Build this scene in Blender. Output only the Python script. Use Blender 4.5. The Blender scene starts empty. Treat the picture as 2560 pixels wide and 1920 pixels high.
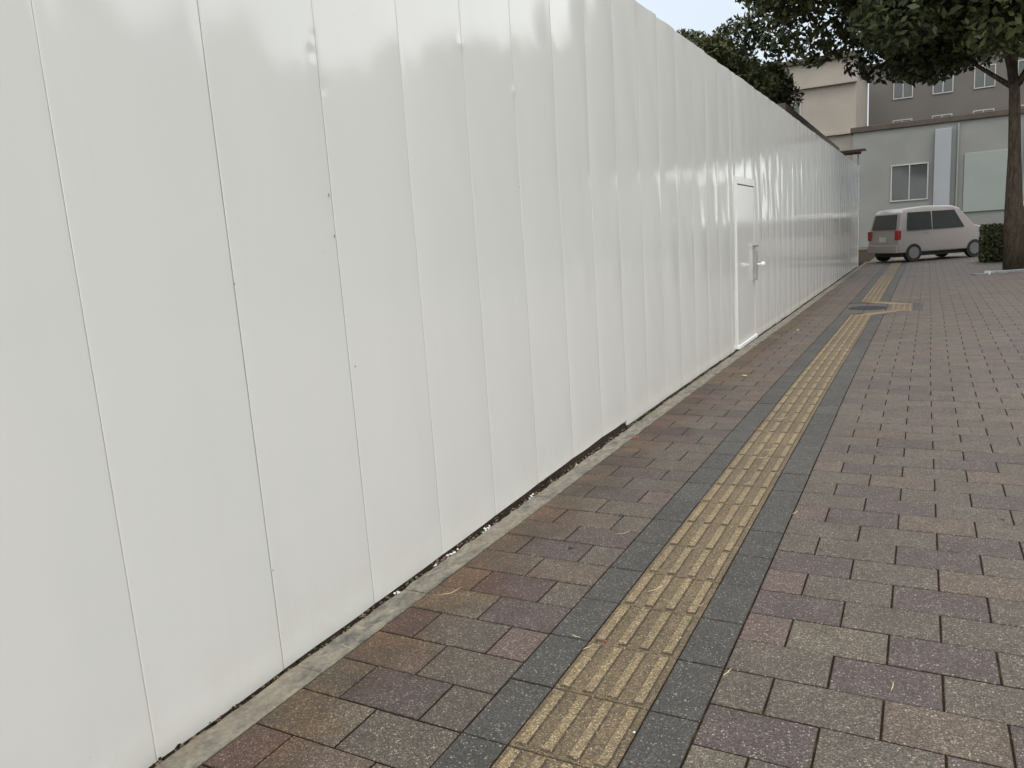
import bpy, bmesh, math, random
import numpy as np
from mathutils import Vector, Matrix
R = math.radians
sc = bpy.context.scene
C = sc.collection

# ------------------------------------------------------------------ camera
cam = bpy.data.cameras.new('camera'); co = bpy.data.objects.new('camera', cam); C.objects.link(co)
H_EYE = 1.3596
YAW, PIT, ROL, FPX = -0.49664, 0.17853, -0.06722, 1913.494
cy, sy, cp, sp, cr, sr = math.cos(YAW), math.sin(YAW), math.cos(PIT), math.sin(PIT), math.cos(ROL), math.sin(ROL)
fw = Vector((sy*cp, cy*cp, -sp)); rt = Vector((cy, -sy, 0)); up = rt.cross(fw)
r2 = cr*rt + sr*up; u2 = -sr*rt + cr*up
m = Matrix((r2, u2, -fw)).transposed().to_4x4(); m.translation = Vector((0, 0, H_EYE))
co.matrix_world = m
cam.sensor_width = 36; cam.lens = FPX/2560*36; cam.clip_start = .02; cam.clip_end = 2000
sc.camera = co

# ------------------------------------------------------------------ light
SUN_EL, SUN_AZ = 62, 150          # azimuth from +Y towards +X
w = bpy.data.worlds.new('World'); sc.world = w; w.use_nodes = True
nt = w.node_tree; bg = nt.nodes['Background']
sky = nt.nodes.new('ShaderNodeTexSky'); sky.sky_type = 'NISHITA'; sky.sun_disc = False
sky.sun_elevation = R(SUN_EL); sky.sun_rotation = R(SUN_AZ)
sky.air_density = 1.0; sky.dust_density = 6.0; sky.ozone_density = 1.0; sky.altitude = 0
# thin bright cloud veil over the blue
tc = nt.nodes.new('ShaderNodeTexCoord'); cn = nt.nodes.new('ShaderNodeTexNoise'); cn.inputs['Scale'].default_value = 2.2; cn.inputs['Detail'].default_value = 5
nt.links.new(tc.outputs['Generated'], cn.inputs['Vector'])
cr_ = nt.nodes.new('ShaderNodeMapRange'); nt.links.new(cn.outputs[0], cr_.inputs[0])
for i_, x_ in enumerate((.3, .7, .66, .92)): cr_.inputs[i_+1].default_value = x_
cm_ = nt.nodes.new('ShaderNodeMix'); cm_.data_type = 'RGBA'; 
dp = nt.nodes.new('ShaderNodeVectorMath'); dp.operation = 'DOT_PRODUCT'; nt.links.new(tc.outputs['Generated'], dp.inputs[0]); dp.inputs[1].default_value = (-.27, .93, .25)
dm = nt.nodes.new('ShaderNodeMapRange'); nt.links.new(dp.outputs['Value'], dm.inputs[0]); dm.interpolation_type = 'SMOOTHSTEP'
for i_, x_ in enumerate((.80, .985, 1.0, .34)): dm.inputs[i_+1].default_value = x_
mm_ = nt.nodes.new('ShaderNodeMath'); mm_.operation = 'MULTIPLY'; nt.links.new(cr_.outputs[0], mm_.inputs[0]); nt.links.new(dm.outputs[0], mm_.inputs[1])
nt.links.new(mm_.outputs[0], cm_.inputs[0])
nt.links.new(sky.outputs[0], cm_.inputs[6]); cm_.inputs[7].default_value = (13.0, 13.5, 13.4, 1)
nt.links.new(cm_.outputs[2], bg.inputs[0]); bg.inputs[1].default_value = .13
sl = bpy.data.lights.new('sun', 'SUN'); sl.energy = .7; sl.angle = R(20); sl.color = (1, .95, .88)
so = bpy.data.objects.new('sun', sl); C.objects.link(so)
sdir = Vector((math.sin(R(SUN_AZ))*math.cos(R(SUN_EL)), math.cos(R(SUN_AZ))*math.cos(R(SUN_EL)), math.sin(R(SUN_EL))))
so.rotation_euler = sdir.to_track_quat('Z', 'Y').to_euler(); so.location = (6, -6, 14)
sc.view_settings.view_transform = 'Standard'; sc.view_settings.look = 'None'
sc.view_settings.gamma = 1; sc.view_settings.exposure = 0.36
sc.cycles.max_bounces = 6

# ------------------------------------------------------------------ helpers
rnd = random.Random(7)
def bend(y):
    t = min(max((y-6)/8, 0), 1); s = t*t*(3-2*t)
    return .05*s + max(y-14, 0)*.0045
def bendv(y):
    t = np.clip((y-6)/8, 0, 1); return .05*t*t*(3-2*t) + np.maximum(y-14, 0)*.0045

def tag(o, label=None, cat=None, group=None, kind=None):
    if label: o['label'] = label
    if cat: o['category'] = cat
    if group: o['group'] = group
    if kind: o['kind'] = kind
    return o
def empty(name, loc=(0, 0, 0), rz=0):
    o = bpy.data.objects.new(name, None); C.objects.link(o); o.location = loc; o.rotation_euler = (0, 0, rz)
    o.empty_display_size = .1
    return o
def link(name, me, mats, parent=None, smooth=False):
    for mm in (mats if isinstance(mats, (list, tuple)) else [mats]): me.materials.append(mm)
    if smooth: me.polygons.foreach_set('use_smooth', [True]*len(me.polygons))
    o = bpy.data.objects.new(name, me); C.objects.link(o)
    if parent: o.parent = parent
    return o

class MB:
    """collects simple solids into one mesh"""
    def __init__(s): s.v = []; s.f = []; s.mi = []
    def add(s, v, f, mi=0):
        n = len(s.v); s.v += [tuple(p) for p in v]; s.f += [tuple(i+n for i in q) for q in f]; s.mi += [mi]*len(f); return s
    def box(s, x0, x1, y0, y1, z0, z1, mi=0):
        v = [(x0,y0,z0),(x1,y0,z0),(x1,y1,z0),(x0,y1,z0),(x0,y0,z1),(x1,y0,z1),(x1,y1,z1),(x0,y1,z1)]
        return s.add(v, [(3,2,1,0),(4,5,6,7),(0,1,5,4),(1,2,6,5),(2,3,7,6),(3,0,4,7)], mi)
    def tube(s, pts, rad, n=8, mi=0, cap=True):
        pts = [Vector(p) for p in pts]
        if not isinstance(rad, (list, tuple)): rad = [rad]*len(pts)
        v = []; f = []
        for i, p in enumerate(pts):
            d = (pts[min(i+1, len(pts)-1)]-pts[max(i-1, 0)]).normalized()
            a = d.orthogonal().normalized() if i == 0 else (a - d*a.dot(d)).normalized()
            b = d.cross(a)
            for k in range(n):
                t = 2*math.pi*k/n; v.append(p + (a*math.cos(t)+b*math.sin(t))*rad[i])
        for i in range(len(pts)-1):
            for k in range(n):
                k2 = (k+1) % n; f.append((i*n+k, i*n+k2, (i+1)*n+k2, (i+1)*n+k))
        if cap: f.append(tuple(range(n-1, -1, -1))); f.append(tuple((len(pts)-1)*n+k for k in range(n)))
        return s.add(v, f, mi)
    def build(s, name, mats, parent=None, smooth=False, bevel=0):
        me = bpy.data.meshes.new(name); me.from_pydata(s.v, [], s.f); me.polygons.foreach_set('material_index', s.mi); me.update()
        if bevel:
            bm = bmesh.new(); bm.from_mesh(me)
            bmesh.ops.bevel(bm, geom=list(bm.edges), offset=bevel, segments=2, affect='EDGES', profile=.5)
            bm.to_mesh(me); bm.free()
        return link(name, me, mats, parent, smooth)

# ------------------------------------------------------------------ materials
class N:
    def __init__(s, name):
        s.m = bpy.data.materials.new(name); s.m.use_nodes = True; s.t = s.m.node_tree
        s.b = s.t.nodes['Principled BSDF']; s.pos = s.t.nodes.new('ShaderNodeNewGeometry').outputs['Position']
    def nd(s, ty, **k):
        n = s.t.nodes.new(ty)
        for a, b in k.items():
            if a.startswith('i_'): n.inputs[a[2:].replace('_', ' ')].default_value = b
            else: setattr(n, a, b)
        return n
    def ln(s, a, b): s.t.links.new(a, b)
    def noise(s, scale, detail=3, rough=.6, vec=None):
        n = s.nd('ShaderNodeTexNoise'); n.inputs['Scale'].default_value = scale; n.inputs['Detail'].default_value = detail
        n.inputs['Roughness'].default_value = rough; s.ln(vec or s.pos, n.inputs['Vector']); return n.outputs[0]
    def scaled(s, v):
        n = s.nd('ShaderNodeVectorMath', operation='MULTIPLY'); s.ln(s.pos, n.inputs[0]); n.inputs[1].default_value = v; return n.outputs[0]
    def ramp(s, fac, stops):
        n = s.nd('ShaderNodeValToRGB'); s.ln(fac, n.inputs[0]); e = n.color_ramp.elements
        while len(e) < len(stops): e.new(.5)
        for q, (p, c) in zip(e, stops):
            q.position = p; q.color = (c, c, c, 1) if not isinstance(c, (tuple, list)) else (*c, 1)
        return n.outputs[0]
    def mix(s, fac, a, b, mode='MIX'):
        n = s.nd('ShaderNodeMix', data_type='RGBA', blend_type=mode)
        for i, x in ((0, fac), (6, a), (7, b)):
            if hasattr(x, 'links'): s.ln(x, n.inputs[i])
            else: n.inputs[i].default_value = x if i == 0 else ((*x, 1) if len(x) == 3 else x)
        return n.outputs[2]
    def math(s, op, a, b=0.):
        n = s.nd('ShaderNodeMath', operation=op)
        for i, x in enumerate((a, b)):
            if hasattr(x, 'links'): s.ln(x, n.inputs[i])
            else: n.inputs[i].default_value = x
        return n.outputs[0]
    def mrange(s, v, a, b, c=0., d=1., smooth=False):
        n = s.nd('ShaderNodeMapRange'); s.ln(v, n.inputs[0])
        if smooth: n.interpolation_type = 'SMOOTHSTEP'
        for i, x in enumerate((a, b, c, d)): n.inputs[i+1].default_value = x
        return n.outputs[0]
    def axis(s, i):
        n = s.nd('ShaderNodeSeparateXYZ'); s.ln(s.pos, n.inputs[0]); return n.outputs[i]
    def bump(s, h, dist, st=1.):
        n = s.nd('ShaderNodeBump'); n.inputs['Distance'].default_value = dist; n.inputs['Strength'].default_value = st
        s.ln(h, n.inputs['Height']); s.ln(n.outputs[0], s.b.inputs['Normal'])
    def out(s, col, rough=.7, spec=.5, metal=0.):
        for x, i in ((col, 'Base Color'), (rough, 'Roughness'), (spec, 'Specular IOR Level'), (metal, 'Metallic')):
            if hasattr(x, 'links'): s.ln(x, s.b.inputs[i])
            else: s.b.inputs[i].default_value = (*x, 1) if isinstance(x, tuple) else x
        return s.m
def plain(name, c, rough=.6, var=.15, scale=3., metal=0., spec=.5):
    n = N(name); k = n.noise(scale, 4)
    col = n.mix(1, c, n.ramp(k, [(.3, 1-var), (.7, 1+var)]), 'MULTIPLY')
    return n.out(col, rough, spec, metal)

def aggregate(n, base):
    """exposed-aggregate concrete grain over a base colour"""
    v = n.nd('ShaderNodeTexVoronoi'); v.inputs['Scale'].default_value = 270; n.ln(n.pos, v.inputs['Vector'])
    sep = n.nd('ShaderNodeSeparateColor'); n.ln(v.outputs['Color'], sep.inputs[0])
    grain = n.ramp(sep.outputs[0], [(0, .38), (.3, .72), (.7, 1.1), (.88, 1.6), (1, 2.5)])
    col = n.mix(1, base, grain, 'MULTIPLY')
    fl = n.ramp(sep.outputs[1], [(.972, 0), (.98, 1)])
    col = n.mix(n.math('MULTIPLY', fl, .65), col, (.42, .39, .33))
    fine = n.noise(900, 2); col = n.mix(.5, col, n.mix(1, col, n.ramp(fine, [(.3, .55), (.7, 1.45)]), 'MULTIPLY'))
    blot = n.noise(7, 5, .65); col = n.mix(1, col, n.ramp(blot, [(.3, .84), (.7, 1.14)]), 'MULTIPLY')
    big = n.noise(.8, 3); col = n.mix(1, col, n.ramp(big, [(.3, .92), (.7, 1.09)]), 'MULTIPLY')
    n.bump(n.math('ADD', sep.outputs[2], n.noise(300, 3)), .0016, .75)
    return col

# paving
n = N('paver'); a = n.nd('ShaderNodeAttribute', attribute_name='col')
col = aggregate(n, a.outputs['Color'])
X = n.axis(0)
edge = n.mrange(X, -1.30, -1.76, 0, 1)
st = n.noise(2.6, 5, .7); st2 = n.noise(9, 4, .7)
mask = n.math('MULTIPLY', n.mrange(n.math('ADD', edge, n.math('MULTIPLY', n.math('ADD', st, n.math('MULTIPLY', st2, .4)), 1.5)), 1.1, 1.8, 0, 1, True), .85)
stain = n.mix(n.ramp(n.noise(1.7, 3), [(.42, 0), (.58, 1)]), (1.02, .76, .50), (.56, .50, .43))
col = n.mix(mask, col, n.mix(1, col, stain, 'MULTIPLY'))
pale = n.ramp(n.noise(5.5, 4, .7), [(.62, 0), (.74, 1)])
col = n.mix(n.math('MULTIPLY', n.math('MULTIPLY', pale, edge), .5), col, (.19, .135, .08))
M_PAVER = n.out(col, .62, .5)
n = N('tactile_ochre'); a = n.nd('ShaderNodeAttribute', attribute_name='col')
col = aggregate(n, a.outputs['Color'])
gr = n.ramp(n.noise(11, 5, .7), [(.5, 0), (.72, 1)])
col = n.mix(n.math('MULTIPLY', gr, .35), col, (.085, .068, .04))
M_TACT = n.out(col, .65, .5)
n = N('joint_sand'); k = n.noise(14, 4, .7)
col = n.mix(n.ramp(k, [(.52, 0), (.66, 1)]), (.018, .010, .007), (.034, .032, .010))
col = n.mix(n.ramp(n.noise(60, 3), [(.62, 0), (.8, 1)]), col, (.09, .065, .035))
M_JOINT = n.out(col, .95, .1)
n = N('curb_concrete')
k = n.noise(1, 6, .72, n.scaled((20, 9, 20)))
col = n.ramp(k, [(.34, (.06, .058, .055)), (.44, (.125, .12, .108)), (.54, (.20, .185, .15)), (.66, (.28, .25, .185))])
col = n.mix(n.mrange(n.noise(1.1, 3), .42, .62, 0, .6), col, (.235, .20, .155))
col = n.mix(n.math('MULTIPLY', n.ramp(n.noise(4.5, 5, .75), [(.5, 0), (.68, 1)]), .6), col, (.095, .075, .05))
k2 = n.ramp(n.noise(45, 4, .7), [(.3, .72), (.7, 1.2)]); col = n.mix(1, col, k2, 'MULTIPLY')
n.bump(n.noise(160, 4), .002, .5); M_CURB = n.out(col, .85, .4)
n = N('soil'); k = n.noise(30, 6, .7)
col = n.ramp(k, [(.3, (.012, .008, .006)), (.6, (.035, .022, .014)), (.75, (.10, .07, .045))])
n.bump(k, .02, .8); M_SOIL = n.out(col, .95, .1)
n = N('asphalt'); k = n.noise(120, 4); col = n.ramp(k, [(.3, .05), (.7, .10)]); M_ASPH = n.out(col, .85, .4)
# white painted sheet
n = N('white_painted_steel')
pz = n.scaled((1, 1, .25)); k = n.noise(1.6, 4, .55, pz)
col = n.mix(n.ramp(k, [(.35, 0), (.65, 1)]), (.730, .728, .702), (.760, .750, .724))
zz = n.axis(2)
dirt = n.math('MULTIPLY', n.mrange(zz, .32, .0, 0, 1), n.ramp(n.noise(6, 5, .7), [(.35, 0), (.75, 1)]))
col = n.mix(n.math('MULTIPLY', dirt, .35), col, (.62, .54, .42))
sp_ = n.nd('ShaderNodeTexVoronoi'); sp_.inputs['Scale'].default_value = 9; n.ln(n.pos, sp_.inputs['Vector'])
speck = n.ramp(sp_.outputs['Distance'], [(.018, 1), (.03, 0)])
col = n.mix(n.math('MULTIPLY', speck, .3), col, (.35, .33, .3))
dr = n.ramp(n.noise(1, 5, .7, n.scaled((1, 14, .5))), [(.55, 0), (.85, 1)])
col = n.mix(n.math('MULTIPLY', dr, .10), col, (.55, .53, .48))
n.bump(n.noise(650, 1), .0002, .15)
M_WHITE = n.out(col, n.mrange(n.noise(3, 3), .3, .7, .07, .10), .75)
M_DOOR = plain('door_paint', (.735, .725, .70), .13, .02, 2, spec=.7)
M_SEAM_SHADE = plain('seam_shade_grey', (.5, .5, .49), .7)  # grey for the panel edge returns, stands in for shade in the seams
M_SCUFF = plain('scuff_grey', (.22, .21, .2), .6, .2, 40)
M_WEDGE = plain('white_trim', (.84, .84, .83), .3, .02, 4); M_LATCH = plain('latch_grey', (.30, .30, .29), .35, .1, 9)
M_STEEL = plain('galvanised_steel', (.42, .44, .45), .38, .25, 18, .8)
M_DARK = plain('gap_shade_dark', (.02, .02, .02), .8)
M_STRAW = plain('dry_straw', (.58, .46, .27), .6, .2, 60)
M_NEEDLE = plain('brown_needle', (.36, .21, .10), .6, .2, 60)
M_LEAFY = plain('fresh_yellow_leaf', (.50, .62, .12), .5, .1, 60)
M_GRAVEL = plain('white_gravel', (.62, .61, .60), .6, .2, 40)
M_GUM = plain('trodden_gum', (.035, .036, .042), .7, .2, 60)
M_IRON = plain('cast_iron', (.045, .047, .055), .55, .35, 25, .4)

# ------------------------------------------------------------------ ground
gb = MB().box(-250, 250, -60, 400, -.5, -.05); g = gb.build('ground', M_SOIL); tag(g, kind='structure')

PAL = [((.085, .067, .053), 42), ((.078, .057, .051), 28), ((.095, .069, .051), 12), ((.089, .062, .054), 6), ((.087, .068, .054), 12)]
PCH = [c for c, k in PAL for _ in range(k)]
def pick():
    c = rnd.choice(PCH); k = rnd.uniform(.9, 1.1); c = [.75*v+.25*a for v, a in zip(c, (.084, .064, .053))]; return tuple(v*k*rnd.uniform(.98, 1.02) for v in c)
class Pav:
    def __init__(s): s.v = []; s.f = []; s.c = []
    def poly(s, pts, col, dz=0., j=.0034, bev=.0028):
        """pts ccw polygon (>=3), shrunk by j, with a small chamfer"""
        P = [Vector((p[0], p[1])) for p in pts]; cen = sum(P, Vector((0, 0)))/len(P)
        def inset(d):
            out = []
            for i, p in enumerate(P):
                a = P[i-1]; b = P[(i+1) % len(P)]
                e1 = (p-a).normalized(); e2 = (b-p).normalized()
                n1 = Vector((-e1.y, e1.x)); n2 = Vector((-e2.y, e2.x)); q = (n1+n2); q = q/max(q.dot(n1), .3)
                out.append(p+q*d)
            return out
        n0 = len(s.v); k = len(P)
        for d, z in ((j, -.02), (j, -.0022+dz), (j+bev, dz)):
            for p in inset(d): s.v.append((p.x, p.y, z))
        for r_ in (0, 1):
            for i in range(k):
                i2 = (i+1) % k; s.f.append((n0+r_*k+i, n0+r_*k+i2, n0+(r_+1)*k+i2, n0+(r_+1)*k+i)); s.c.append(col)
        s.f.append(tuple(n0+2*k+i for i in range(k))); s.c.append(col)
    def rect(s, x0, x1, y0, y1, col, **k): s.poly([(x0, y0), (x1, y0), (x1, y1), (x0, y1)], col, **k)
    def build(s, name, mat):
        v = np.array(s.v); v[:, 0] += bendv(v[:, 1])
        me = bpy.data.meshes.new(name); me.from_pydata(v.tolist(), [], s.f); me.update()
        at = me.attributes.new('col', 'FLOAT_COLOR', 'CORNER')
        buf = []
        for f, c in zip(s.f, s.c): buf += [c[0], c[1], c[2], 1.]*len(f)
        at.data.foreach_set('color', buf)
        return link(name, me, mat)

XC0, XC1 = -1.855, -1.737              # curb
XDL, XYL, XYR, XDR = -1.1318, -.9816, -.6718, -.5205
Y0 = 1.64458
ROW, PW = .2, .3035
GAP0, GAP1 = 12.45, 14.42              # the strip swerves round a cover here
# hand-read colours of the nearest bricks  (row index, piece index) -> palette name
G, P_, T, K, D = (.081, .0645, .051), (.069, .050, .046), (.094, .069, .052), (.096, .066, .058), (.067, .044, .041)
B_ = (.100, .081, .061)
NEAR_L = {-2:(K,T,G), -1:(B_,G), 0:(B_,P_,G), 1:(T,G), 2:(D,G,K), 3:(B_,P_), 4:(T,D,G), 5:(G,T), 6:(G,P_,G), 7:(G,P_), 8:(K,T,G), 9:(B_,G), 10:(G,P_,K), 11:(G,G),
          12:(G,P_,P_), 13:(P_,G), 14:(G,G,G), 15:(G,G), 16:(P_,P_,G), 17:(P_,P_), 18:(K,B_,G)}
ROWS_R = {0: (B_,G,P_,G), 1: (P_,G,P_,G), 2: (G,G,T,P_), 3: (G,P_,G,T), 4: (K,B_,P_,G), 5: (P_,G,G,P_), 6: (K,G,P_,G,G), 7: (P_,G,T,G), 8: (G,G,P_,G,P_), 9: (G,G,P_,G),
          10: (K,P_,T,G,G), 11: (G,P_,G,G), 12: (G,P_,G,P_,G), 13: (G,T,G,G,P_), 14: (T,P_,G,T,G), 15: (G,G,P_,G), 16: (P_,P_,G,P_), 17: (G,P_,G,G,T)}
NEAR_R = {(r, i): c for r, q in ROWS_R.items() for i, c in enumerate(q)}
pv = Pav()
nrow = 210
for r_ in range(-8, nrow):
    y0 = Y0+ROW*r_; y1 = y0+ROW
    far = y0 > 16
    # left field
    par = r_ % 2
    Wl = XDL-XC1
    xs = [XC1, XC1+Wl/2, XDL] if par else [XC1, XC1+Wl/4, XC1+Wl*.75, XDL]
    for i in range(len(xs)-1):
        c = pick()
        if rnd.random() < .2: c = tuple(q*k for q, k in zip(c, (1.05, .95, .93)))
        if r_ in NEAR_L and i < len(NEAR_L[r_]): c = NEAR_L[r_][i]
        pv.rect(xs[i], xs[i+1], y0, y1, c, dz=rnd.uniform(-.0012, .0012))
    # right field
    x = XDR; i = 0; xmax = 6.5
    wfirst = PW if par else PW/2
    while x < xmax:
        wd = wfirst if i == 0 else PW
        c = NEAR_R.get((r_, i)) or pick()
        pv.rect(x, x+wd, y0, y1, c, dz=rnd.uniform(-.0012, .0012)); x += wd; i += 1
# dark border blocks + filling across the swerve
def dark():
    k = rnd.uniform(.86, 1.16); return (.048*k, .0440*k, .0395*k)
ND = 100
for k in range(-5, ND):
    y0 = Y0+.3*k; y1 = y0+.3
    if y1 > GAP0+.02 and y0 < GAP1-.02:
        continue
    pv.rect(XDL, XYL, y0, y1, dark(), dz=rnd.uniform(-.0015, .0015))
    pv.rect(XYR, XDR, y0, y1, dark(), dz=rnd.uniform(-.0015, .0015))
ga = Y0+.3*36; gb_ = Y0+.3*43          # 12.44 .. 14.54
def lerp(a, b, t): return a+(b-a)*t
# far-side and near-side dark slivers round the ochre swerve
pv.poly([(XYR, ga), (XDR, ga), (-.16, 12.98), (-.30, 12.98)], dark(), dz=.0025)
pv.poly([(-.16, 14.06), (-.02, 14.06), (XDR, gb_), (XYR, gb_)], dark(), dz=.0025)
for yy in (12.98, 13.34, 13.70): pv.rect(-.16, -.005, yy, yy+.36, dark(), dz=.0025)
pv.poly([(XDL, ga), (XYL, ga), (XYL+.12, 12.75), (XDL+.02, 12.75)], dark(), dz=.0025)
pv.poly([(XDL+.02, 14.3), (XYL+.12, 14.3), (XYL, gb_), (XDL, gb_)], dark(), dz=.0025)
for yy in np.arange(12.75, 14.3, .2):
    y2 = min(yy+.2, 14.3)
    for xa in np.arange(XDL+.0, -.43, .3): pv.rect(xa, min(xa+.3, -.44), yy, y2, tuple(q*.95 for q in pick()), dz=-.003)
pvo = pv.build('pavement', M_PAVER); tag(pvo, kind='structure')

# joint filling under the bricks, clipped to the paved area
jm = MB(); ys_ = list(np.arange(-.2, 44, 1.0))
v = []; f = []
for i, y in enumerate(ys_):
    v += [(XC1-.002+bend(y), y, -.0045), (6.6+bend(y), y, -.0045)]
    if i: f.append((2*i-2, 2*i-1, 2*i+1, 2*i))
jm.add(v, f); jo = jm.build('joint_sand', M_JOINT); tag(jo, kind='structure')
rd = MB().box(6.6, 40, -20, 120, -.45, -.012).box(-12, 6.6, 43.4, 120, -.45, -.012).build('road', M_ASPH); tag(rd, kind='structure')

# ochre guide strip
tv = Pav()
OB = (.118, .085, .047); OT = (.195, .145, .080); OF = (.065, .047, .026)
def ochre_tile(x0, x1, y0, y1, lift=0., bars=True):
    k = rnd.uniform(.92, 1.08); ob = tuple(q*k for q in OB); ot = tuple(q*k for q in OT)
    dz = rnd.uniform(-.001, .001)+lift
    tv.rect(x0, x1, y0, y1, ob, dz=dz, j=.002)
    if not bars: return
    wd = x1-x0
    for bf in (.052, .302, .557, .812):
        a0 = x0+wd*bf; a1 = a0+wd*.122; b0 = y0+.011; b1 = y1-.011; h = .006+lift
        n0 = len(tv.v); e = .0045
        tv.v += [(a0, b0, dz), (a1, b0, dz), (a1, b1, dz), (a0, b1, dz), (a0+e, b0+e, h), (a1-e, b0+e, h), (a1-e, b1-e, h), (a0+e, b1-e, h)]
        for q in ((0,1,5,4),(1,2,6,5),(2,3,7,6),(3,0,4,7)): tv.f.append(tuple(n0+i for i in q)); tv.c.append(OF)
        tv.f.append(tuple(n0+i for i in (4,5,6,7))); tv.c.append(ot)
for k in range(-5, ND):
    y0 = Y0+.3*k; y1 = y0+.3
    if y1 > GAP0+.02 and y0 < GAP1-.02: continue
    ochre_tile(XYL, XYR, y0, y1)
tv.poly([(XYL, ga), (XYR, ga), (-.30, 12.98), (-.46, 13.0)], OT, dz=.004)
tv.poly([(-.30, 12.98), (-.16, 12.98), (-.16, 13.04), (-.46, 13.04), (-.46, 13.0)], OT, dz=.004)
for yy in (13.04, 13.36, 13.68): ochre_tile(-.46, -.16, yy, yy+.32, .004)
tv.poly([(-.46, 14.0), (-.16, 14.0), (-.16, 14.06), (XYR, gb_), (XYL, gb_)], OT, dz=.004)
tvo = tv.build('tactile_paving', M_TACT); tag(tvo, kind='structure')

# cast cover in the bend of the strip
mc = MB(); nn = 40
cx_, cyy, rr = -.80+bend(13.5), 13.52, .30
v = []; 
for z, q in ((-.02, rr), (.0045, rr), (.005, rr-.02), (.002, rr-.03), (.002, .02)):
    v += [(cx_+q*math.cos(2*math.pi*i/nn), cyy+q*math.sin(2*math.pi*i/nn), z) for i in range(nn)]
f = [(a*nn+i, a*nn+(i+1) % nn, (a+1)*nn+(i+1) % nn, (a+1)*nn+i) for a in range(4) for i in range(nn)] + [tuple(4*nn+i for i in range(nn))]
mc.add(v, f)
for i in range(-4, 5):
    hw = math.sqrt(max(.27**2-(i*.055)**2, .001)); mc.box(cx_-hw, cx_+hw, cyy+i*.055-.014, cyy+i*.055+.014, .0005, .005)
o = mc.build('manhole_cover', M_IRON); tag(o, 'dark round cast iron cover set where the ochre strip swerves', 'manhole cover')

# curb
cb = empty('curb', (0, 0, 0)); tag(cb, kind='structure')
joints = [-.7, -.08, .52, 1.135, 1.737, 2.361, 2.97, 3.583, 4.191, 4.775, 5.371]
while joints[-1] < 29: joints.append(joints[-1]+.6)
cm = MB()
for a, b in zip(joints, joints[1:]):
    h = rnd.uniform(-.001, .002); N_ = 12
    v = []; f = []
    for i in range(N_+1):
        y = a+.0022+(b-a-.0044)*i/N_; bx = bend(y)
        jx = rnd.uniform(-.006, .006)
        v += [(XC0+jx+bx, y, -.05), (XC0+jx+bx, y, h-.006), (XC0+jx+.006+bx, y, h), (XC1-.004+bx, y, h), (XC1-.0015+bx, y, h-.003), (XC1-.0015+bx, y, -.05)]
        if i:
            for q in range(5): k0 = (i-1)*6+q; f.append((k0, k0+1, k0+7, k0+6))
    f.append((0, 1, 2, 3, 4, 5)); e = N_*6; f.append((e+5, e+4, e+3, e+2, e+1, e))
    cm.add(v, f)
cmo = cm.build('curb_blocks', M_CURB, cb)
bpy.data.objects.remove(cb); cmo.name = 'curb'; cmo.parent = None; tag(cmo, kind='structure')
# gum spots trodden into the bricks (part of the paving)
sp = MB()
for (x, y, q) in ((-1.59,1.74,.011),(-1.44,1.83,.009),(-1.30,3.44,.016),(-1.37,2.98,.014),(-.87,2.86,.014),(-.93,2.63,.006),(-.35,3.3,.008),(.35,3.9,.010),(-.2,4.9,.010),(.9,5.2,.012)):
    k = 11; v = [(x+q*rnd.uniform(.7,1.3)*math.cos(6.283*i/k), y+.8*q*rnd.uniform(.7,1.3)*math.sin(6.283*i/k), .0028) for i in range(k)]
    sp.add(v, [tuple(range(k))])
o = sp.build('gum_spots', M_GUM); tag(o, 'dark trodden gum spots scattered over the bricks', 'gum', kind='stuff')

# debris along the foot of the fence
db = MB()
def lump(mb, c, s, mi):
    v = []
    for p in ((1,0,0),(-1,0,0),(0,1,0),(0,-1,0),(0,0,1),(0,0,-1)): v.append((c[0]+p[0]*s*rnd.uniform(.6,1.2), c[1]+p[1]*s*rnd.uniform(.6,1.4), c[2]+p[2]*s*rnd.uniform(.5,1)))
    mb.add(v, [(0,2,4),(2,1,4),(1,3,4),(3,0,4),(2,0,5),(1,2,5),(3,1,5),(0,3,5)], mi)
for i in range(4200):
    y = rnd.uniform(.6, 9) if i < 3600 else rnd.uniform(9, 26)
    r_ = rnd.random(); lump(db, (-1.873+bend(y)+rnd.uniform(-.03, .014), y, -.044+rnd.uniform(0, .036)), rnd.uniform(.003, .010), 0 if r_ < .6 else 1 if r_ < .93 else 2)
for y in (2.33, 2.35, 2.62, 2.72, 2.76, 2.79, 3.05, 3.08, 3.10, 3.58, 3.60, 4.2): 
    for _ in range(4): lump(db, (-1.862+rnd.uniform(-.012, .01), y+rnd.uniform(-.015, .015), -.008+rnd.uniform(-.01, .006)), rnd.uniform(.004, .009), 3)
o = db.build('loose_debris', [M_SOIL, plain('brown_grit', (.16, .11, .07), .9, .3, 50), plain('moss', (.05, .09, .02), .9, .3, 50), M_GRAVEL])
tag(o, 'grit, moss and bits of gravel in the slot under the white fence', 'debris', kind='stuff')

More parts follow.
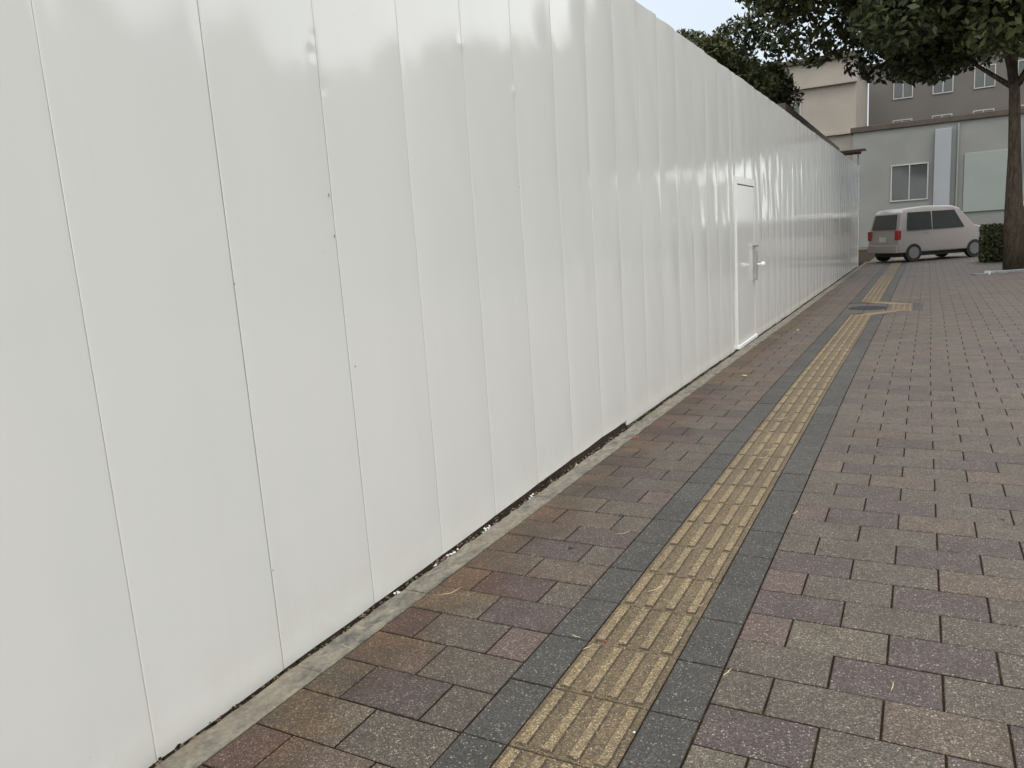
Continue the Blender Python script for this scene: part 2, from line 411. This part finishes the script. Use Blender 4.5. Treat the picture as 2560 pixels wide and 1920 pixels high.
# ------------------------------------------------------------------ construction fence
XF = -1.888; FT = 3.05
fence = empty('construction_fence', (XF, .2, 0)); tag(fence, 'long white sheet steel hoarding along the left side of the pavement', 'fence')
nz_ = np.random.RandomState(5)
def wob(u, z, seeds):
    s = 0
    for (a, b, ph, am) in seeds: s = s + am*np.sin(a*u+b*z+ph)
    return s
DENTS = [(2.205, 2.121, .018, .0010), (2.192, 2.063, .020, .0017), (2.232, 1.951, .02, .0015), (2.208, 1.50, .018, .001), (3.205, 2.279, .02, -.003),
         (3.709, 2.139, .02, -.003), (5.04, 1.12, .08, -.0028), (4.56, 1.16, .09, -.0028), (5.44, 1.143, .06, -.002), (1.55, 1.15, .006, -.0006), (1.62, .55, .01, .0006)]
PAN = []
def panel(y0, y1, zb0, zb1, gap, ztop=FT, dx=0., amp=None, zsplit=None):
    near = y0 < 6; nu, nz = (44, 200) if near else (18, 90)
    uu = np.concatenate([[0, .006, .014, .026], np.linspace(.05, .95, nu-8), [.974, .986, .994, 1]])
    zz_ = np.linspace(0, 1, nz)
    U, Z = np.meshgrid(uu, zz_)
    zb = zb0+(zb1-zb0)*U; zw = zb+(ztop-zb)*Z
    y = y0+gap/2+(y1-y0-gap)*U
    amp = amp if amp is not None else nz_.uniform(.0032, .0060)*(1 if y0 < 5 else .7)
    tw = nz_.uniform(-.002, .002); tl = nz_.uniform(-.0012, .0012)
    seeds = [(nz_.uniform(2, 7), nz_.uniform(1, 5), nz_.uniform(0, 6.3), .0006) for _ in range(4)] + [(nz_.uniform(5, 12), nz_.uniform(5, 14), nz_.uniform(0, 6.3), .00016) for _ in range(4)]
    k = .55+.45*np.sin(zw*nz_.uniform(.8, 1.4)+nz_.uniform(-.3, 1.2))
    x = amp*4*U*(1-U)*k + .5*tw*(U-.5)*(zw-1.5)/1.5 + .4*tl*(U-.5)*2 + wob(U, zw, seeds)*(1-np.exp(-(np.minimum(U, 1-U)/.09)**2))*1.15
    if y0 > 10:       # far sheets ripple more
        x = x + .0011*np.sin(zw*nz_.uniform(6, 11)+U*nz_.uniform(3, 9)+nz_.uniform(0, 6))*np.exp(-((zw-2.3)/.6)**2)
    fl = nz_.uniform(.008, .019)*(1 if y0 < 9 else .5); q_ = np.maximum(zw-1.55, 0)/1.5; x = x - fl*(.5-U)*q_*q_
    ed = np.minimum(U, 1-U); x = x - .0008*np.exp(-(ed/.005)**2) 
    # slack at the top edge
    x = x + .002*np.exp(-((ztop-zw)/.12)**2)*np.sin(U*6+nz_.uniform(0, 6))
    for (dy, dz_, dr_, da) in DENTS: x = x - da*np.exp(-(((y-dy)**2+(zw-dz_)**2)/dr_**2))
    X_ = XF+dx+x+bendv(y)
    v = np.stack([X_, y, zw], -1)
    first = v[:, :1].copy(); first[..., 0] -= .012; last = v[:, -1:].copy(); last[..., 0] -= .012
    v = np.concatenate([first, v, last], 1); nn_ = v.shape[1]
    f = []
    for i in range(nz-1):
        for j in range(nn_-1): a_ = i*nn_+j; f.append((a_, a_+1, a_+nn_+1, a_+nn_))
    me = bpy.data.meshes.new('panel'); me.from_pydata((v.reshape(-1, 3)-np.array([XF, .2, 0])).tolist(), [], f); me.update()
    me.polygons.foreach_set('use_smooth', [True]*len(me.polygons))
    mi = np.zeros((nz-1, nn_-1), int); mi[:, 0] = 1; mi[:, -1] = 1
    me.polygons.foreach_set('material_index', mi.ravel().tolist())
    sm = np.ones((nz-1, nn_-1), bool); sm[:, 0] = False; sm[:, -1] = False; me.polygons.foreach_set('use_smooth', sm.ravel().tolist())
    o = link('panel', me, [M_WHITE, M_SEAM_SHADE], fence); PAN.append(o); return o
zbt = {-1:-.02, 0:-.018, 1:-.016, 2:-.010, 3:-.003, 4:.004, 5:.014, 6:.026, 7:.036, 8:.042}
seam = lambda k: 1.2155+.501*(k-1)
for k in range(-3, 16):
    z0 = zbt.get(k, -.02 if k < 0 else rnd.uniform(-.006, .004)); z1 = zbt.get(k+1, z0) if k < 8 else z0
    g_ = {2: .0045, 9: .0048, 1: .0010}.get(k, rnd.uniform(.0003, .0008))
    panel(seam(k), seam(k+1), z0, z1, g_, FT+rnd.uniform(-.003, .003))
panel(seam(16), 8.985, .0, .012, .002)
DY0, DY1 = 8.995, 10.06
panel(DY0, DY0+.53, 1.96, 1.96, .002, FT, .004); panel(DY0+.53, DY1, 1.96, 1.96, .002, FT, .004)
y = DY1+.005
while y < 26.2:
    panel(y, y+.5, rnd.uniform(-.008, .006), rnd.uniform(-.008, .006), rnd.uniform(.001, .003), FT+rnd.uniform(-.004, .004)); y += .5
YEND = y
ex = XF+bend(YEND)-XF
p = MB().box(ex-.05, ex+.012, YEND-.2+.004, YEND-.2+.06, -.02, FT+.02); p.build('end_post', M_WHITE, fence, bevel=.004)
# frame behind the sheets
fr = MB()
for z in (.35, 1.25, 2.15, 2.9):
    pts = [(bend(t)-.062, t-.2, z) for t in np.arange(-.8, YEND, 1.)]; fr.tube(pts, .024, 8)
fr.build('rail', M_STEEL, fence)
for t in np.arange(-.5, YEND, 1.5):
    q = MB().tube([(bend(t)-.115, t-.2, -.1), (bend(t)-.115, t-.2, 2.95)], .024, 8); q.build('post', M_STEEL, fence)
# scuffs
for (yy, zz_, h) in ((2.200, 1.581, .012), (2.205, 1.436, .012), (3.72, 1.63, .008), (4.20, 1.66, .008), (2.225, .62, .006)):
    pass
for (yy, zz_, h) in ((2.196, 1.581, .011), (2.203, 1.436, .011), (3.70, 1.66, .006), (2.243, .95, .006), (1.715, 1.30, .005), (1.72, .35, .004)):
    MB().box(.004, .0052, yy-.2-.0018, yy-.2+.0018, zz_-h/2, zz_+h/2).build('scuff', M_SCUFF, fence)
# the access door
bxd = bend(9.5)
door = MB().box(-.02+bxd, .009+bxd, DY0+.03-.2, DY1-.062-.2, .05, 1.868).build('door', M_DOOR, fence, bevel=.003)
fm = MB()
fm.box(-.02+bxd, .012+bxd, DY0-.2, DY0+.026-.2, .02, 1.96)
fm.box(-.02+bxd, .012+bxd, DY1-.036-.2, DY1-.2, .02, 1.96)
fm.box(-.02+bxd, .0105+bxd, DY0+.026-.2, DY1-.036-.2, 1.878, 1.96)
fm.build('door_frame', M_DOOR, fence, bevel=.002)
MB().box(-.02+bxd, .032+bxd, DY0-.005-.2, DY1+.02-.2, .002, .043).build('threshold', M_WEDGE, fence, bevel=.004)
MB().box(-.03+bxd, .002+bxd, DY0+.01-.2, DY1-.01-.2, .03, 1.94).build('door_shadow_backing', M_DARK, fence).name = 'door_gap_shade'  # near-black sheet added behind the door, paints the shade in its gaps
hy = 9.945-.2; hx = .009+bxd
hd = MB().box(hx, hx+.048, hy-.022, hy+.022, .735, 1.105)
for i in range(14): hd.box(hx+.048, hx+.054, hy-.02, hy+.02, .80+i*.02, .809+i*.02)
lever = hd.build('latch', M_LATCH, door, bevel=.0015)
kb = MB().tube([(hx+.025, hy, 1.105), (hx+.025, hy, 1.15)], .012, 10).tube([(hx+.005, hy, 1.165), (hx+.06, hy, 1.165)], .02, 12)
kb.build('latch_knob', M_LATCH, lever, smooth=False)
kb = MB().tube([(hx+.05, hy, .93), (hx+.10, hy, .93)], .012, 10).tube([(hx+.095, hy, .93), (hx+.102, hy, .93), (hx+.135, hy, .93), (hx+.142, hy, .93)], [.02, .028, .028, .02], 14)
kb.build('door_knob', M_WEDGE, lever)

# ------------------------------------------------------------------ litter
def straw(x, y, ang, L, curl, label, mat=M_STRAW, r_=.0011, z=.003):
    x += bend(y); pts = []
    for i in range(9):
        t = i/8-.5; a_ = ang+curl*t
        pts.append((t*L*math.cos(ang)-curl*L*.35*(t*t-.08)*math.sin(ang)*2, t*L*math.sin(ang)+curl*L*.35*(t*t-.08)*math.cos(ang)*2, z+.0012*math.sin(i*1.3)))
    rr_ = [r_*(.4+.6*math.sin(math.pi*(i+.7)/9.4)) for i in range(9)]
    o = MB().tube(pts, rr_, 6).build('dry_straw', mat, smooth=True); o.location = (x, y, 0)
    tag(o, label, 'straw', 'dry straws and needles dropped on the paving')
straw(-1.645, 2.40, 1.10, .10, 1.0, 'long curled straw lying off the edge of the concrete curb', M_STRAW, .0013)
straw(-1.20, 3.22, .9, .07, .9, 'pale curved straw on the left dark blocks beside the third crosswise joint', M_STRAW)
straw(-.885, 2.70, 1.15, .085, .5, 'bright straight straw blade upright across a dirty groove of the ochre strip', M_STRAW, .0017, .006)
straw(-.80, 2.97, .55, .07, .1, 'reddish brown needle lying across an ochre tile joint', M_NEEDLE, .0010, .007)
straw(-.965, 2.205, 1.1, .055, .1, 'stiff pale straw poking over the left edge of the ochre strip', M_STRAW, .0017, .004)
straw(-1.035, 2.255, -.2, .035, 0., 'short pale straw in a joint of the left dark blocks', M_STRAW, .0016)
straw(-.70, 2.36, 1.25, .035, 0., 'stubby yellow straw on the rightmost rib of the ochre strip', M_STRAW, .0024, .004)
straw(-.69, 2.63, 1.2, .03, 0., 'tiny pale straw at the right edge of the ochre strip', M_STRAW, .0012, .004)
straw(-.815, 4.62, .9, .10, 1.3, 'pale hooked straw on the ochre strip, nearer of two hooked ones', M_STRAW, .0013, .006)
straw(-.80, 4.80, .8, .09, 1.0, 'pale hooked straw on the ochre strip, the farther of two side by side', M_STRAW, .0013, .006)
straw(-.81, 4.1, 1.2, .07, .3, 'thin upright straw on the ochre strip below the hooked pair', M_STRAW, .0010, .006)
straw(-.86, 5.65, .9, .12, 1.3, 'pale crescent straw far up the ochre strip', M_STRAW, .0014, .006)
straw(-.96, 5.30, -.5, .14, .1, 'brown twig crossing the left edge of the ochre strip', M_NEEDLE, .0018, .006)
straw(-1.768, 1.90, -.15, .05, .1, 'light needle lying across the concrete curb', M_STRAW, .0010)
straw(-.505, 2.22, 1.3, .05, .1, 'pale sliver stuck in the joint right of the dark blocks', M_STRAW, .0016)
straw(-.51, 3.72, 1.3, .06, .1, 'pale sliver farther up the joint right of the dark blocks', M_STRAW, .0018)
straw(-.045, 2.32, 1.5, .05, .2, 'pale shred wedged between two bricks on the right', M_STRAW, .0014)
straw(-1.74, 4.9, .3, .09, .3, 'brown dead leaf stalk lying where bricks meet the curb', M_NEEDLE, .003)
def leaf(x, y, s, rz, name, label, mat, cat='leaf'):
    pts = [(0, -1, 0), (.42, -.45, .10), (.5, .1, .14), (.3, .6, .10), (0, 1, .02), (-.3, .6, .12), (-.5, .1, .16), (-.42, -.45, .1)]
    v = [(p[0]*s, p[1]*s, p[2]*s+.003) for p in pts]+[(p[0]*s, p[1]*s, p[2]*s+.0042) for p in pts]
    k = 8; f = [tuple(range(k-1, -1, -1)), tuple(range(k, 2*k))]+[(i, (i+1) % k, k+(i+1) % k, k+i) for i in range(k)]
    o = MB().add(v, f).build(name, mat); o.location = (x+bend(y), y, 0); o.rotation_euler.z = rz; tag(o, label, cat)
leaf(-1.466, 7.315, .034, 1.2, 'fallen_leaf', 'small bright yellow green leaf on bricks, nearer the camera', M_LEAFY)
leaf(-1.47, 10.714, .034, .5, 'fallen_leaf', 'small pale green leaf on bricks past the door in the fence', M_LEAFY)
mb = MB(); lump(mb, (0, 0, .005), .0055, 0); o = mb.build('pebble', M_GRAVEL); o.location = (-.675, 1.823, 0); tag(o, 'tiny white pebble at the right edge of the ochre strip', 'pebble')
mb = MB(); lump(mb, (0, 0, .006), .006, 0); o = mb.build('berry', plain('dull_red', (.35, .07, .04), .5)); o.location = (-.925, 2.255, 0); tag(o, 'tiny red berry in a joint of the ochre strip', 'berry')

# aluminium rail lying on the right
rl = empty('metal_rail', (1.30, 20.75, 0), .46); tag(rl, 'silver metal channel lying on the paving at right with a dark gap under it', 'rail')
m_ = MB(); m_.box(0, 1.9, -.16, -.02, .045, .065).box(0, 1.9, -.16, -.145, -.0, .045).box(0, 1.9, -.03, -.018, .0, .045)
m_.build('channel', M_STEEL, rl, bevel=.003)
MB().box(-.03, .0, -.19, .01, .0, .075).build('end_cap', plain('bright_alloy', (.7, .74, .74), .4, .1, 9), rl, bevel=.004)
MB().box(-.32, -.035, -.16, .06, -.01, .022).build('foot_plate', plain('grey_rubber', (.16, .17, .175), .7), rl, bevel=.004)

# ------------------------------------------------------------------ trees
def leafmat(name, c1, c2):
    n = N(name); a = n.nd('ShaderNodeAttribute', attribute_name='col')
    sep = n.nd('ShaderNodeSeparateColor'); n.ln(a.outputs['Color'], sep.inputs[0])
    col = n.mix(sep.outputs[0], c1, c2); return n.out(col, .6, .3)
M_LEAFD = leafmat('dark_leaf', (.022, .030, .012), (.075, .085, .028))
M_LEAFM = leafmat('mid_leaf', (.04, .055, .018), (.13, .15, .04))
M_LEAFL = leafmat('light_leaf', (.10, .12, .03), (.30, .32, .08))
n = N('bark'); k = n.noise(1, 6, .7, n.scaled((22, 22, 5)))
col = n.ramp(k, [(.3, (.03, .023, .017)), (.55, (.085, .066, .048)), (.75, (.14, .115, .085))]); n.bump(k, .03, 1.); M_BARK = n.out(col, .9, .2)
def tree(label, loc, h, crad, cz, n_leaf, ls, mat=None, group=None, seed=1, trunk_r=.2, lean=(0, 0), coff=(0, 0), name='tree', clumps=26):
    rr_ = random.Random(seed); rs = np.random.RandomState(seed)
    t = empty(name, loc); tag(t, label, 'tree', group)
    b = MB(); top = Vector((coff[0]*.6+lean[0], coff[1]*.6+lean[1], cz+crad[2]*.3))
    pts = [Vector((0, 0, -.05))]
    for i in range(1, 7):
        q = i/6; pts.append(Vector((top.x*q*q+rr_.uniform(-.06, .06), top.y*q*q+rr_.uniform(-.06, .06), top.z*q)))
    b.tube(pts, [trunk_r*(1.35-.2*i if i < 2 else 1.05-.13*i) for i in range(7)], 10)
    cc = []
    for i in range(clumps):
        while True:
            d = Vector((rr_.uniform(-1, 1), rr_.uniform(-1, 1), rr_.uniform(-.9, 1)))
            if .25 < d.length < 1: break
        cc.append((Vector((coff[0]+d.x*crad[0], coff[1]+d.y*crad[1], cz+d.z*crad[2])), rr_.uniform(.16, .34)*min(crad)*1.35))
    for c_, q in cc[:16]:
        s_ = pts[rr_.choice((3, 4, 5))]; mid = s_.lerp(c_, .5)+Vector((0, 0, rr_.uniform(0, .3)))
        b.tube([s_, mid, c_], [trunk_r*.38, trunk_r*.22, trunk_r*.08], 6)
    b.build('trunk', M_BARK, t, smooth=True)
    per = n_leaf//clumps; P = []; CO = []
    for c_, q in cc:
        g_ = rs.normal(size=(per, 3)); g_ /= np.linalg.norm(g_, axis=1)[:, None]
        g_ *= (rs.uniform(.2, 1, size=(per, 1))**.45)*q*np.array([1.15, 1.15, .8]); P.append(g_+np.array(c_)); CO.append(np.clip(rs.normal(.45, .22, per)+rr_.uniform(-.2, .25), 0, 1))
    P = np.concatenate(P); CO = np.concatenate(CO); n_ = len(P)
    a1 = rs.normal(size=(n_, 3)); a1 /= np.linalg.norm(a1, axis=1)[:, None]
    a2 = np.cross(a1, rs.normal(size=(n_, 3))); a2 /= np.linalg.norm(a2, axis=1)[:, None]
    s_ = rs.uniform(.6, 1.2, (n_, 1))*ls
    v = np.stack([P-a1*s_, P+a2*s_*.45, P+a1*s_, P-a2*s_*.45], 1).reshape(-1, 3)
    me = bpy.data.meshes.new('crown'); me.from_pydata(v.tolist(), [], [(4*i, 4*i+1, 4*i+2, 4*i+3) for i in range(n_)]); me.update()
    at = me.attributes.new('col', 'FLOAT_COLOR', 'CORNER')
    at.data.foreach_set('color', np.repeat(np.stack([CO, CO, CO, np.ones(n_)], 1), 4, axis=0).ravel().tolist())
    link('crown', me, mat or M_LEAFD, t)
    return t
def dup(t, loc, rz, sc_, label, group):
    q = t.copy(); C.objects.link(q); q.location = loc; q.rotation_euler.z = rz; q.scale = (sc_, sc_, sc_)
    q['label'] = label; q['group'] = group
    for ch in list(t.children):
        c_ = ch.copy(); C.objects.link(c_); c_.parent = q
    return q
tree('large dark spreading tree at the right edge whose crown overhangs the paving', (1.94, 22.0, 0), 11, (4.4, 4.4, 2.6), 7.5, 120000, .115, seed=3, trunk_r=.17, coff=(-1.2, -.7), clumps=110)
tree('dark evergreen standing behind the fence under the strip of sky', (-6.3, 23.0, 0), 7, (2.6, 3.6, 1.7), 5.35, 42000, .09, seed=5, trunk_r=.14, clumps=48, group='trees behind the white fence')
tree('yellowish green bush topped tree behind the fence beside the beige building', (-5.9, 27.5, 0), 7, (1.2, 1.2, 1.2), 6.1, 6000, .09, M_LEAFL, seed=8, trunk_r=.12, clumps=16, group='trees behind the white fence')
# trees across the road, seen only as a reflection in the sheets
tA = tree('broad dark tree across the road, first of the row', (19, 12, 0), 9, (4.2, 4.2, 2.9), 6.3, 12000, .24, seed=11, trunk_r=.25, clumps=40, group='trees in a row across the road')
k = 2
for (x, y, s_) in ((21, 5, .95), (20, 19, 1.05), (23, 27, 1.1), (22, 36, 1.25), (25, 45, 1.5), (26, 56, 1.75), (24, 68, 2.0), (21, -3, 1.1), (22, -12, 1.2), (19.5, 31.5, 1.0), (21, 51, 1.3), (20, 62, 1.5), (17, 76, 1.9), (13, 90, 2.1)):
    dup(tA, (x, y, 0), k*1.3, s_, 'broad dark tree across the road, number %d of the row' % k, 'trees in a row across the road'); k += 1

# ------------------------------------------------------------------ buildings
M_GLASS = plain('window_glass', (.05, .055, .055), .08, .1, 1.)
M_FRAME = plain('window_frame', (.35, .34, .32), .5)
def building(label, x0, x1, y0, y1, h, mat, wins, roofm, side='front', bands=(), cat='building', par=.25, name='building'):
    """wins: list of (x0,x1,z0,z1) on the face that looks toward -Y"""
    t = empty(name, ((x0+x1)/2, y0, 0)); tag(t, label, cat); ox, oy = (x0+x1)/2, y0
    MB().box(x0-ox, x1-ox, 0, y1-y0, 0, h).build('wall', mat, t)
    MB().box(x0-ox-par, x1-ox+par, -par, y1-y0+par, h+.003, h+.28).build('roof', roofm, t, bevel=.02)
    for z in bands: MB().box(x0-ox-.04, x1-ox+.04, -.28, -.002, z, z+.16).build('ledge', mat, t, bevel=.01)
    for (a, b_, c_, d) in wins:
        fo = MB().box(a-ox-.06, b_-ox+.06, -.06, -.002, c_-.06, c_).box(a-ox-.06, b_-ox+.06, -.06, -.002, d, d+.06).box(a-ox-.06, a-ox, -.06, -.002, c_, d).box(b_-ox, b_-ox+.06, -.06, -.002, c_, d).box((a+b_)/2-ox-.025, (a+b_)/2-ox+.025, -.05, -.002, c_, d).build('window', M_FRAME, t)
        MB().box(a-ox, b_-ox, -.03, -.001, c_, d).build('pane', M_GLASS, fo)
    return t
M_BEIGE = plain('beige_render', (.27, .24, .205), .85, .08, .7)
M_GREY = plain('grey_render', (.185, .188, .178), .85, .10, .6)
M_BROWN = plain('brown_grey_render', (.11, .098, .088), .85, .10, .5)
M_PALE = plain('pale_panel', (.25, .265, .285), .6, .05, .8)
M_PALEG = plain('pale_green_panel', (.22, .245, .23), .6, .05, .8)
M_ROOF = plain('roof_brown', (.06, .045, .035), .8, .2, 3)
building('beige rendered block rising behind the fence left of the end', -15, -3.55, 50, 60, 10.6, M_BEIGE, [(-13+2.6*i, -11.8+2.6*i, z, z+1.2) for i in range(3) for z in (4.4, 7.2)], M_ROOF, bands=(3.6, 6.4, 9.2))
building('tall brownish grey block farthest back in the middle', -3.6, 8, 62, 72, 11.8, M_BROWN, [(-2+2.4*i, -.9+2.4*i, z, z+1.3) for i in range(4) for z in (6.8, 9.6)], M_ROOF)
t = building('low grey building facing the end of the pavement', -3.4, 4.6, 46, 55, 6.0, M_GREY, [(-1.5, .12, 2.35, 4.1)], M_ROOF, par=.12)
MB().box(.42-.6, 1.15-.6, -.35, -.003, 0, 5.7).build('pillar', M_PALE, t, bevel=.02)
MB().box(1.75-.6, 3.75-.6, -.08, -.003, 1.5, 4.4).build('shutter', M_PALEG, t, bevel=.02)
for x in (1.45, 4.3): MB().tube([(x-.6, -.07, 0), (x-.6, -.07, 5.9)], .045, 8).build('downpipe', M_PALEG, t)
building('pale long building farther down the road beyond the trees', 30, 40, 72, 150, 9.5, plain('pale_render_b', (.22, .215, .20), .8, .1, .5), [], M_ROOF)
building('pale shop building across the road behind the row of trees', 30, 38, -10, 70, 9.6, plain('pale_render', (.27, .26, .24), .8, .1, .5), [], M_ROOF)
# shed just inside the site
t = empty('shed', (-2.75, 18.6, 0)); tag(t, 'low shed whose dark brown eave shows just over the fence top', 'shed')
MB().box(-5, -.45, .3, 12.3, 0, 3.85).build('wall', plain('shed_cream', (.5, .46, .38), .8), t)
MB().box(-5.4, 0, 0, 12.6, 3.86, 4.06).build('roof', M_ROOF, t, bevel=.01)
# steel canopy frame past the fence end
t = empty('steel_canopy', (-2.5, 31.6, 0)); tag(t, 'small steel canopy with one rusty red beam beyond the fence end', 'canopy')
MB().box(-.6, .45, -.05, .05, 3.80, 3.88).build('beam', plain('rust_red', (.16, .06, .04), .7), t)
for x in (-.55, -.1, .35): MB().tube([(x, 0, 0), (x, 0, 3.79)], .03, 8).build('post', plain('pale_steel', (.34, .38, .38), .5, .1, 3, .3), t)
MB().box(-.7, .6, -.5, .6, 3.93, 3.97).build('roof', plain('grey_sheet', (.24, .26, .25), .6), t)

# ------------------------------------------------------------------ cars
M_TYRE = plain('tyre', (.02, .02, .02), .8); M_RIM = plain('rim', (.35, .35, .36), .35, .05, 5, .7)
M_LAMP = plain('tail_lamp_red', (.30, .02, .02), .15, .05); M_CLEAR = plain('plate_white', (.6, .62, .58), .4); M_TRIM = plain('bumper_trim', (.03, .03, .03), .6)
def carpaint(name, c):
    n = N(name); m_ = n.out(c, .3, .5); n.b.inputs['Coat Weight'].default_value = .6; n.b.inputs['Coat Roughness'].default_value = .05; return m_
def car(label, loc, rz, paint, group):
    t = empty('parked_car', loc, rz); tag(t, label, 'car', group)
    # side outline: front toward +Y
    pr = [(-1.68, .30), (-1.69, .62), (-1.66, .98), (-1.56, 1.55), (-1.42, 1.68), (-.6, 1.74), (.35, 1.70), (.62, 1.60), (1.12, 1.06), (1.50, .95), (1.66, .80), (1.69, .45), (1.66, .28)]
    W = .735
    def half(z): return W if z < .95 else W-(z-.95)*.155
    bm = bmesh.new()
    L_ = [bm.verts.new((-half(z), y, z)) for y, z in pr]; R_ = [bm.verts.new((half(z), y, z)) for y, z in pr]
    bm.faces.new(L_); bm.faces.new(R_[::-1])
    for i in range(len(pr)): j = (i+1) % len(pr); bm.faces.new((L_[j], L_[i], R_[i], R_[j]))
    bmesh.ops.recalc_face_normals(bm, faces=bm.faces)
    bmesh.ops.bevel(bm, geom=list(bm.edges), offset=.045, segments=3, affect='EDGES', profile=.5)
    me = bpy.data.meshes.new('body'); bm.to_mesh(me); bm.free(); body = link('body', me, paint, t, True)
    for s in (-1, 1):
        for (ya, yb) in ((-1.38, -.48), (-.42, .40)):
            zt = 1.56; v = []
            for dx in (0, .012):
                v += [(s*(half(1.0)+dx), ya, 1.0), (s*(half(1.0)+dx), yb+(.33 if yb > 0 else 0), 1.0), (s*(half(zt)+dx), yb, zt), (s*(half(zt)+dx), ya+(.06 if ya < -1 else 0), zt)]
            MB().add(v, [(0,1,2,3),(7,6,5,4),(0,4,5,1),(1,5,6,2),(2,6,7,3),(3,7,4,0)]).build('side_window', M_GLASS, t)
        MB().box(min(s*.745, s*.765), max(s*.745, s*.765), -.72, -.58, .90, .925).build('door_handle', paint, t)
        for yy in (-1.13, 1.13):
            wv = MB().tube([(s*.60, yy, .29), (s*.745, yy, .29)], .285, 24).build('wheel', M_TYRE, t)
            MB().tube([(s*.745, yy, .29), (s*.757, yy, .29)], .185, 20).build('rim', M_RIM, wv)
        MB().box(min(s*.56, s*.735), max(s*.56, s*.735), -1.712, -1.60, .72, 1.02).build('tail_lamp', M_LAMP, t, bevel=.015)
    v = []
    for dy in (0, -.02):
        v += [(-.56, -1.665+dy, 1.06), (.56, -1.665+dy, 1.06), (.50, -1.575+dy, 1.52), (-.50, -1.575+dy, 1.52)]
    MB().add(v, [(0,1,2,3),(7,6,5,4),(0,4,5,1),(1,5,6,2),(2,6,7,3),(3,7,4,0)]).build('rear_window', M_GLASS, t)
    MB().box(-.70, .70, -1.74, -1.60, .30, .56).build('bumper', paint, t, bevel=.03)
    MB().box(-.165, .165, -1.705, -1.685, .66, .82).build('number_plate', M_CLEAR, t)
    v = []
    for dy in (0, .02):
        v += [(-.58, 1.06+dy, 1.12), (.58, 1.06+dy, 1.12), (.54, .68+dy, 1.54), (-.54, .68+dy, 1.54)]
    MB().add(v, [(3,2,1,0),(4,5,6,7),(0,1,5,4),(1,2,6,5),(2,3,7,6),(3,0,4,7)]).build('windscreen', M_GLASS, t)
    MB().box(-.6, .6, -1.5, 1.5, .17, .31).build('underbody', M_TRIM, t)
    return t
car('pale pinkish silver small boxy car seen from behind past the fence end', (.15, 29.2, 0), R(-50), carpaint('silver_pink', (.33, .30, .29)), 'cars parked past the pavement')
car('dark grey small boxy car parked farther back at right', (3.6, 33.5, 0), R(-12), carpaint('dark_grey', (.05, .055, .055)), 'cars parked past the pavement')
car('black small boxy car parked farthest away at right', (4.0, 39.5, 0), R(-5), carpaint('black_paint', (.02, .02, .022)), 'cars parked past the pavement')
# hedge by the trunk
hs = np.random.RandomState(4)
t = empty('hedge', (2.0, 26.0, 0)); tag(t, 'low dark green clipped hedge beside the big tree trunk', 'hedge')
n_ = 7000; P = hs.uniform([-.55, -.45, .02], [1.2, .45, 1.05], (n_, 3))
a1 = hs.normal(size=(n_, 3)); a1 /= np.linalg.norm(a1, axis=1)[:, None]; a2 = np.cross(a1, hs.normal(size=(n_, 3))); a2 /= np.linalg.norm(a2, axis=1)[:, None]
v = np.stack([P-a1*.05, P+a2*.025, P+a1*.05, P-a2*.025], 1).reshape(-1, 3)
me = bpy.data.meshes.new('foliage'); me.from_pydata(v.tolist(), [], [(4*i, 4*i+1, 4*i+2, 4*i+3) for i in range(n_)])
at = me.attributes.new('col', 'FLOAT_COLOR', 'CORNER'); q = np.repeat(hs.uniform(0, 1, n_), 4); at.data.foreach_set('color', np.stack([q, q, q, q*0+1], 1).ravel().tolist())
link('foliage', me, M_LEAFD, t)
MB().box(-.45, 1.1, -.12, .12, 0, .7).build('stems', M_BARK, t)
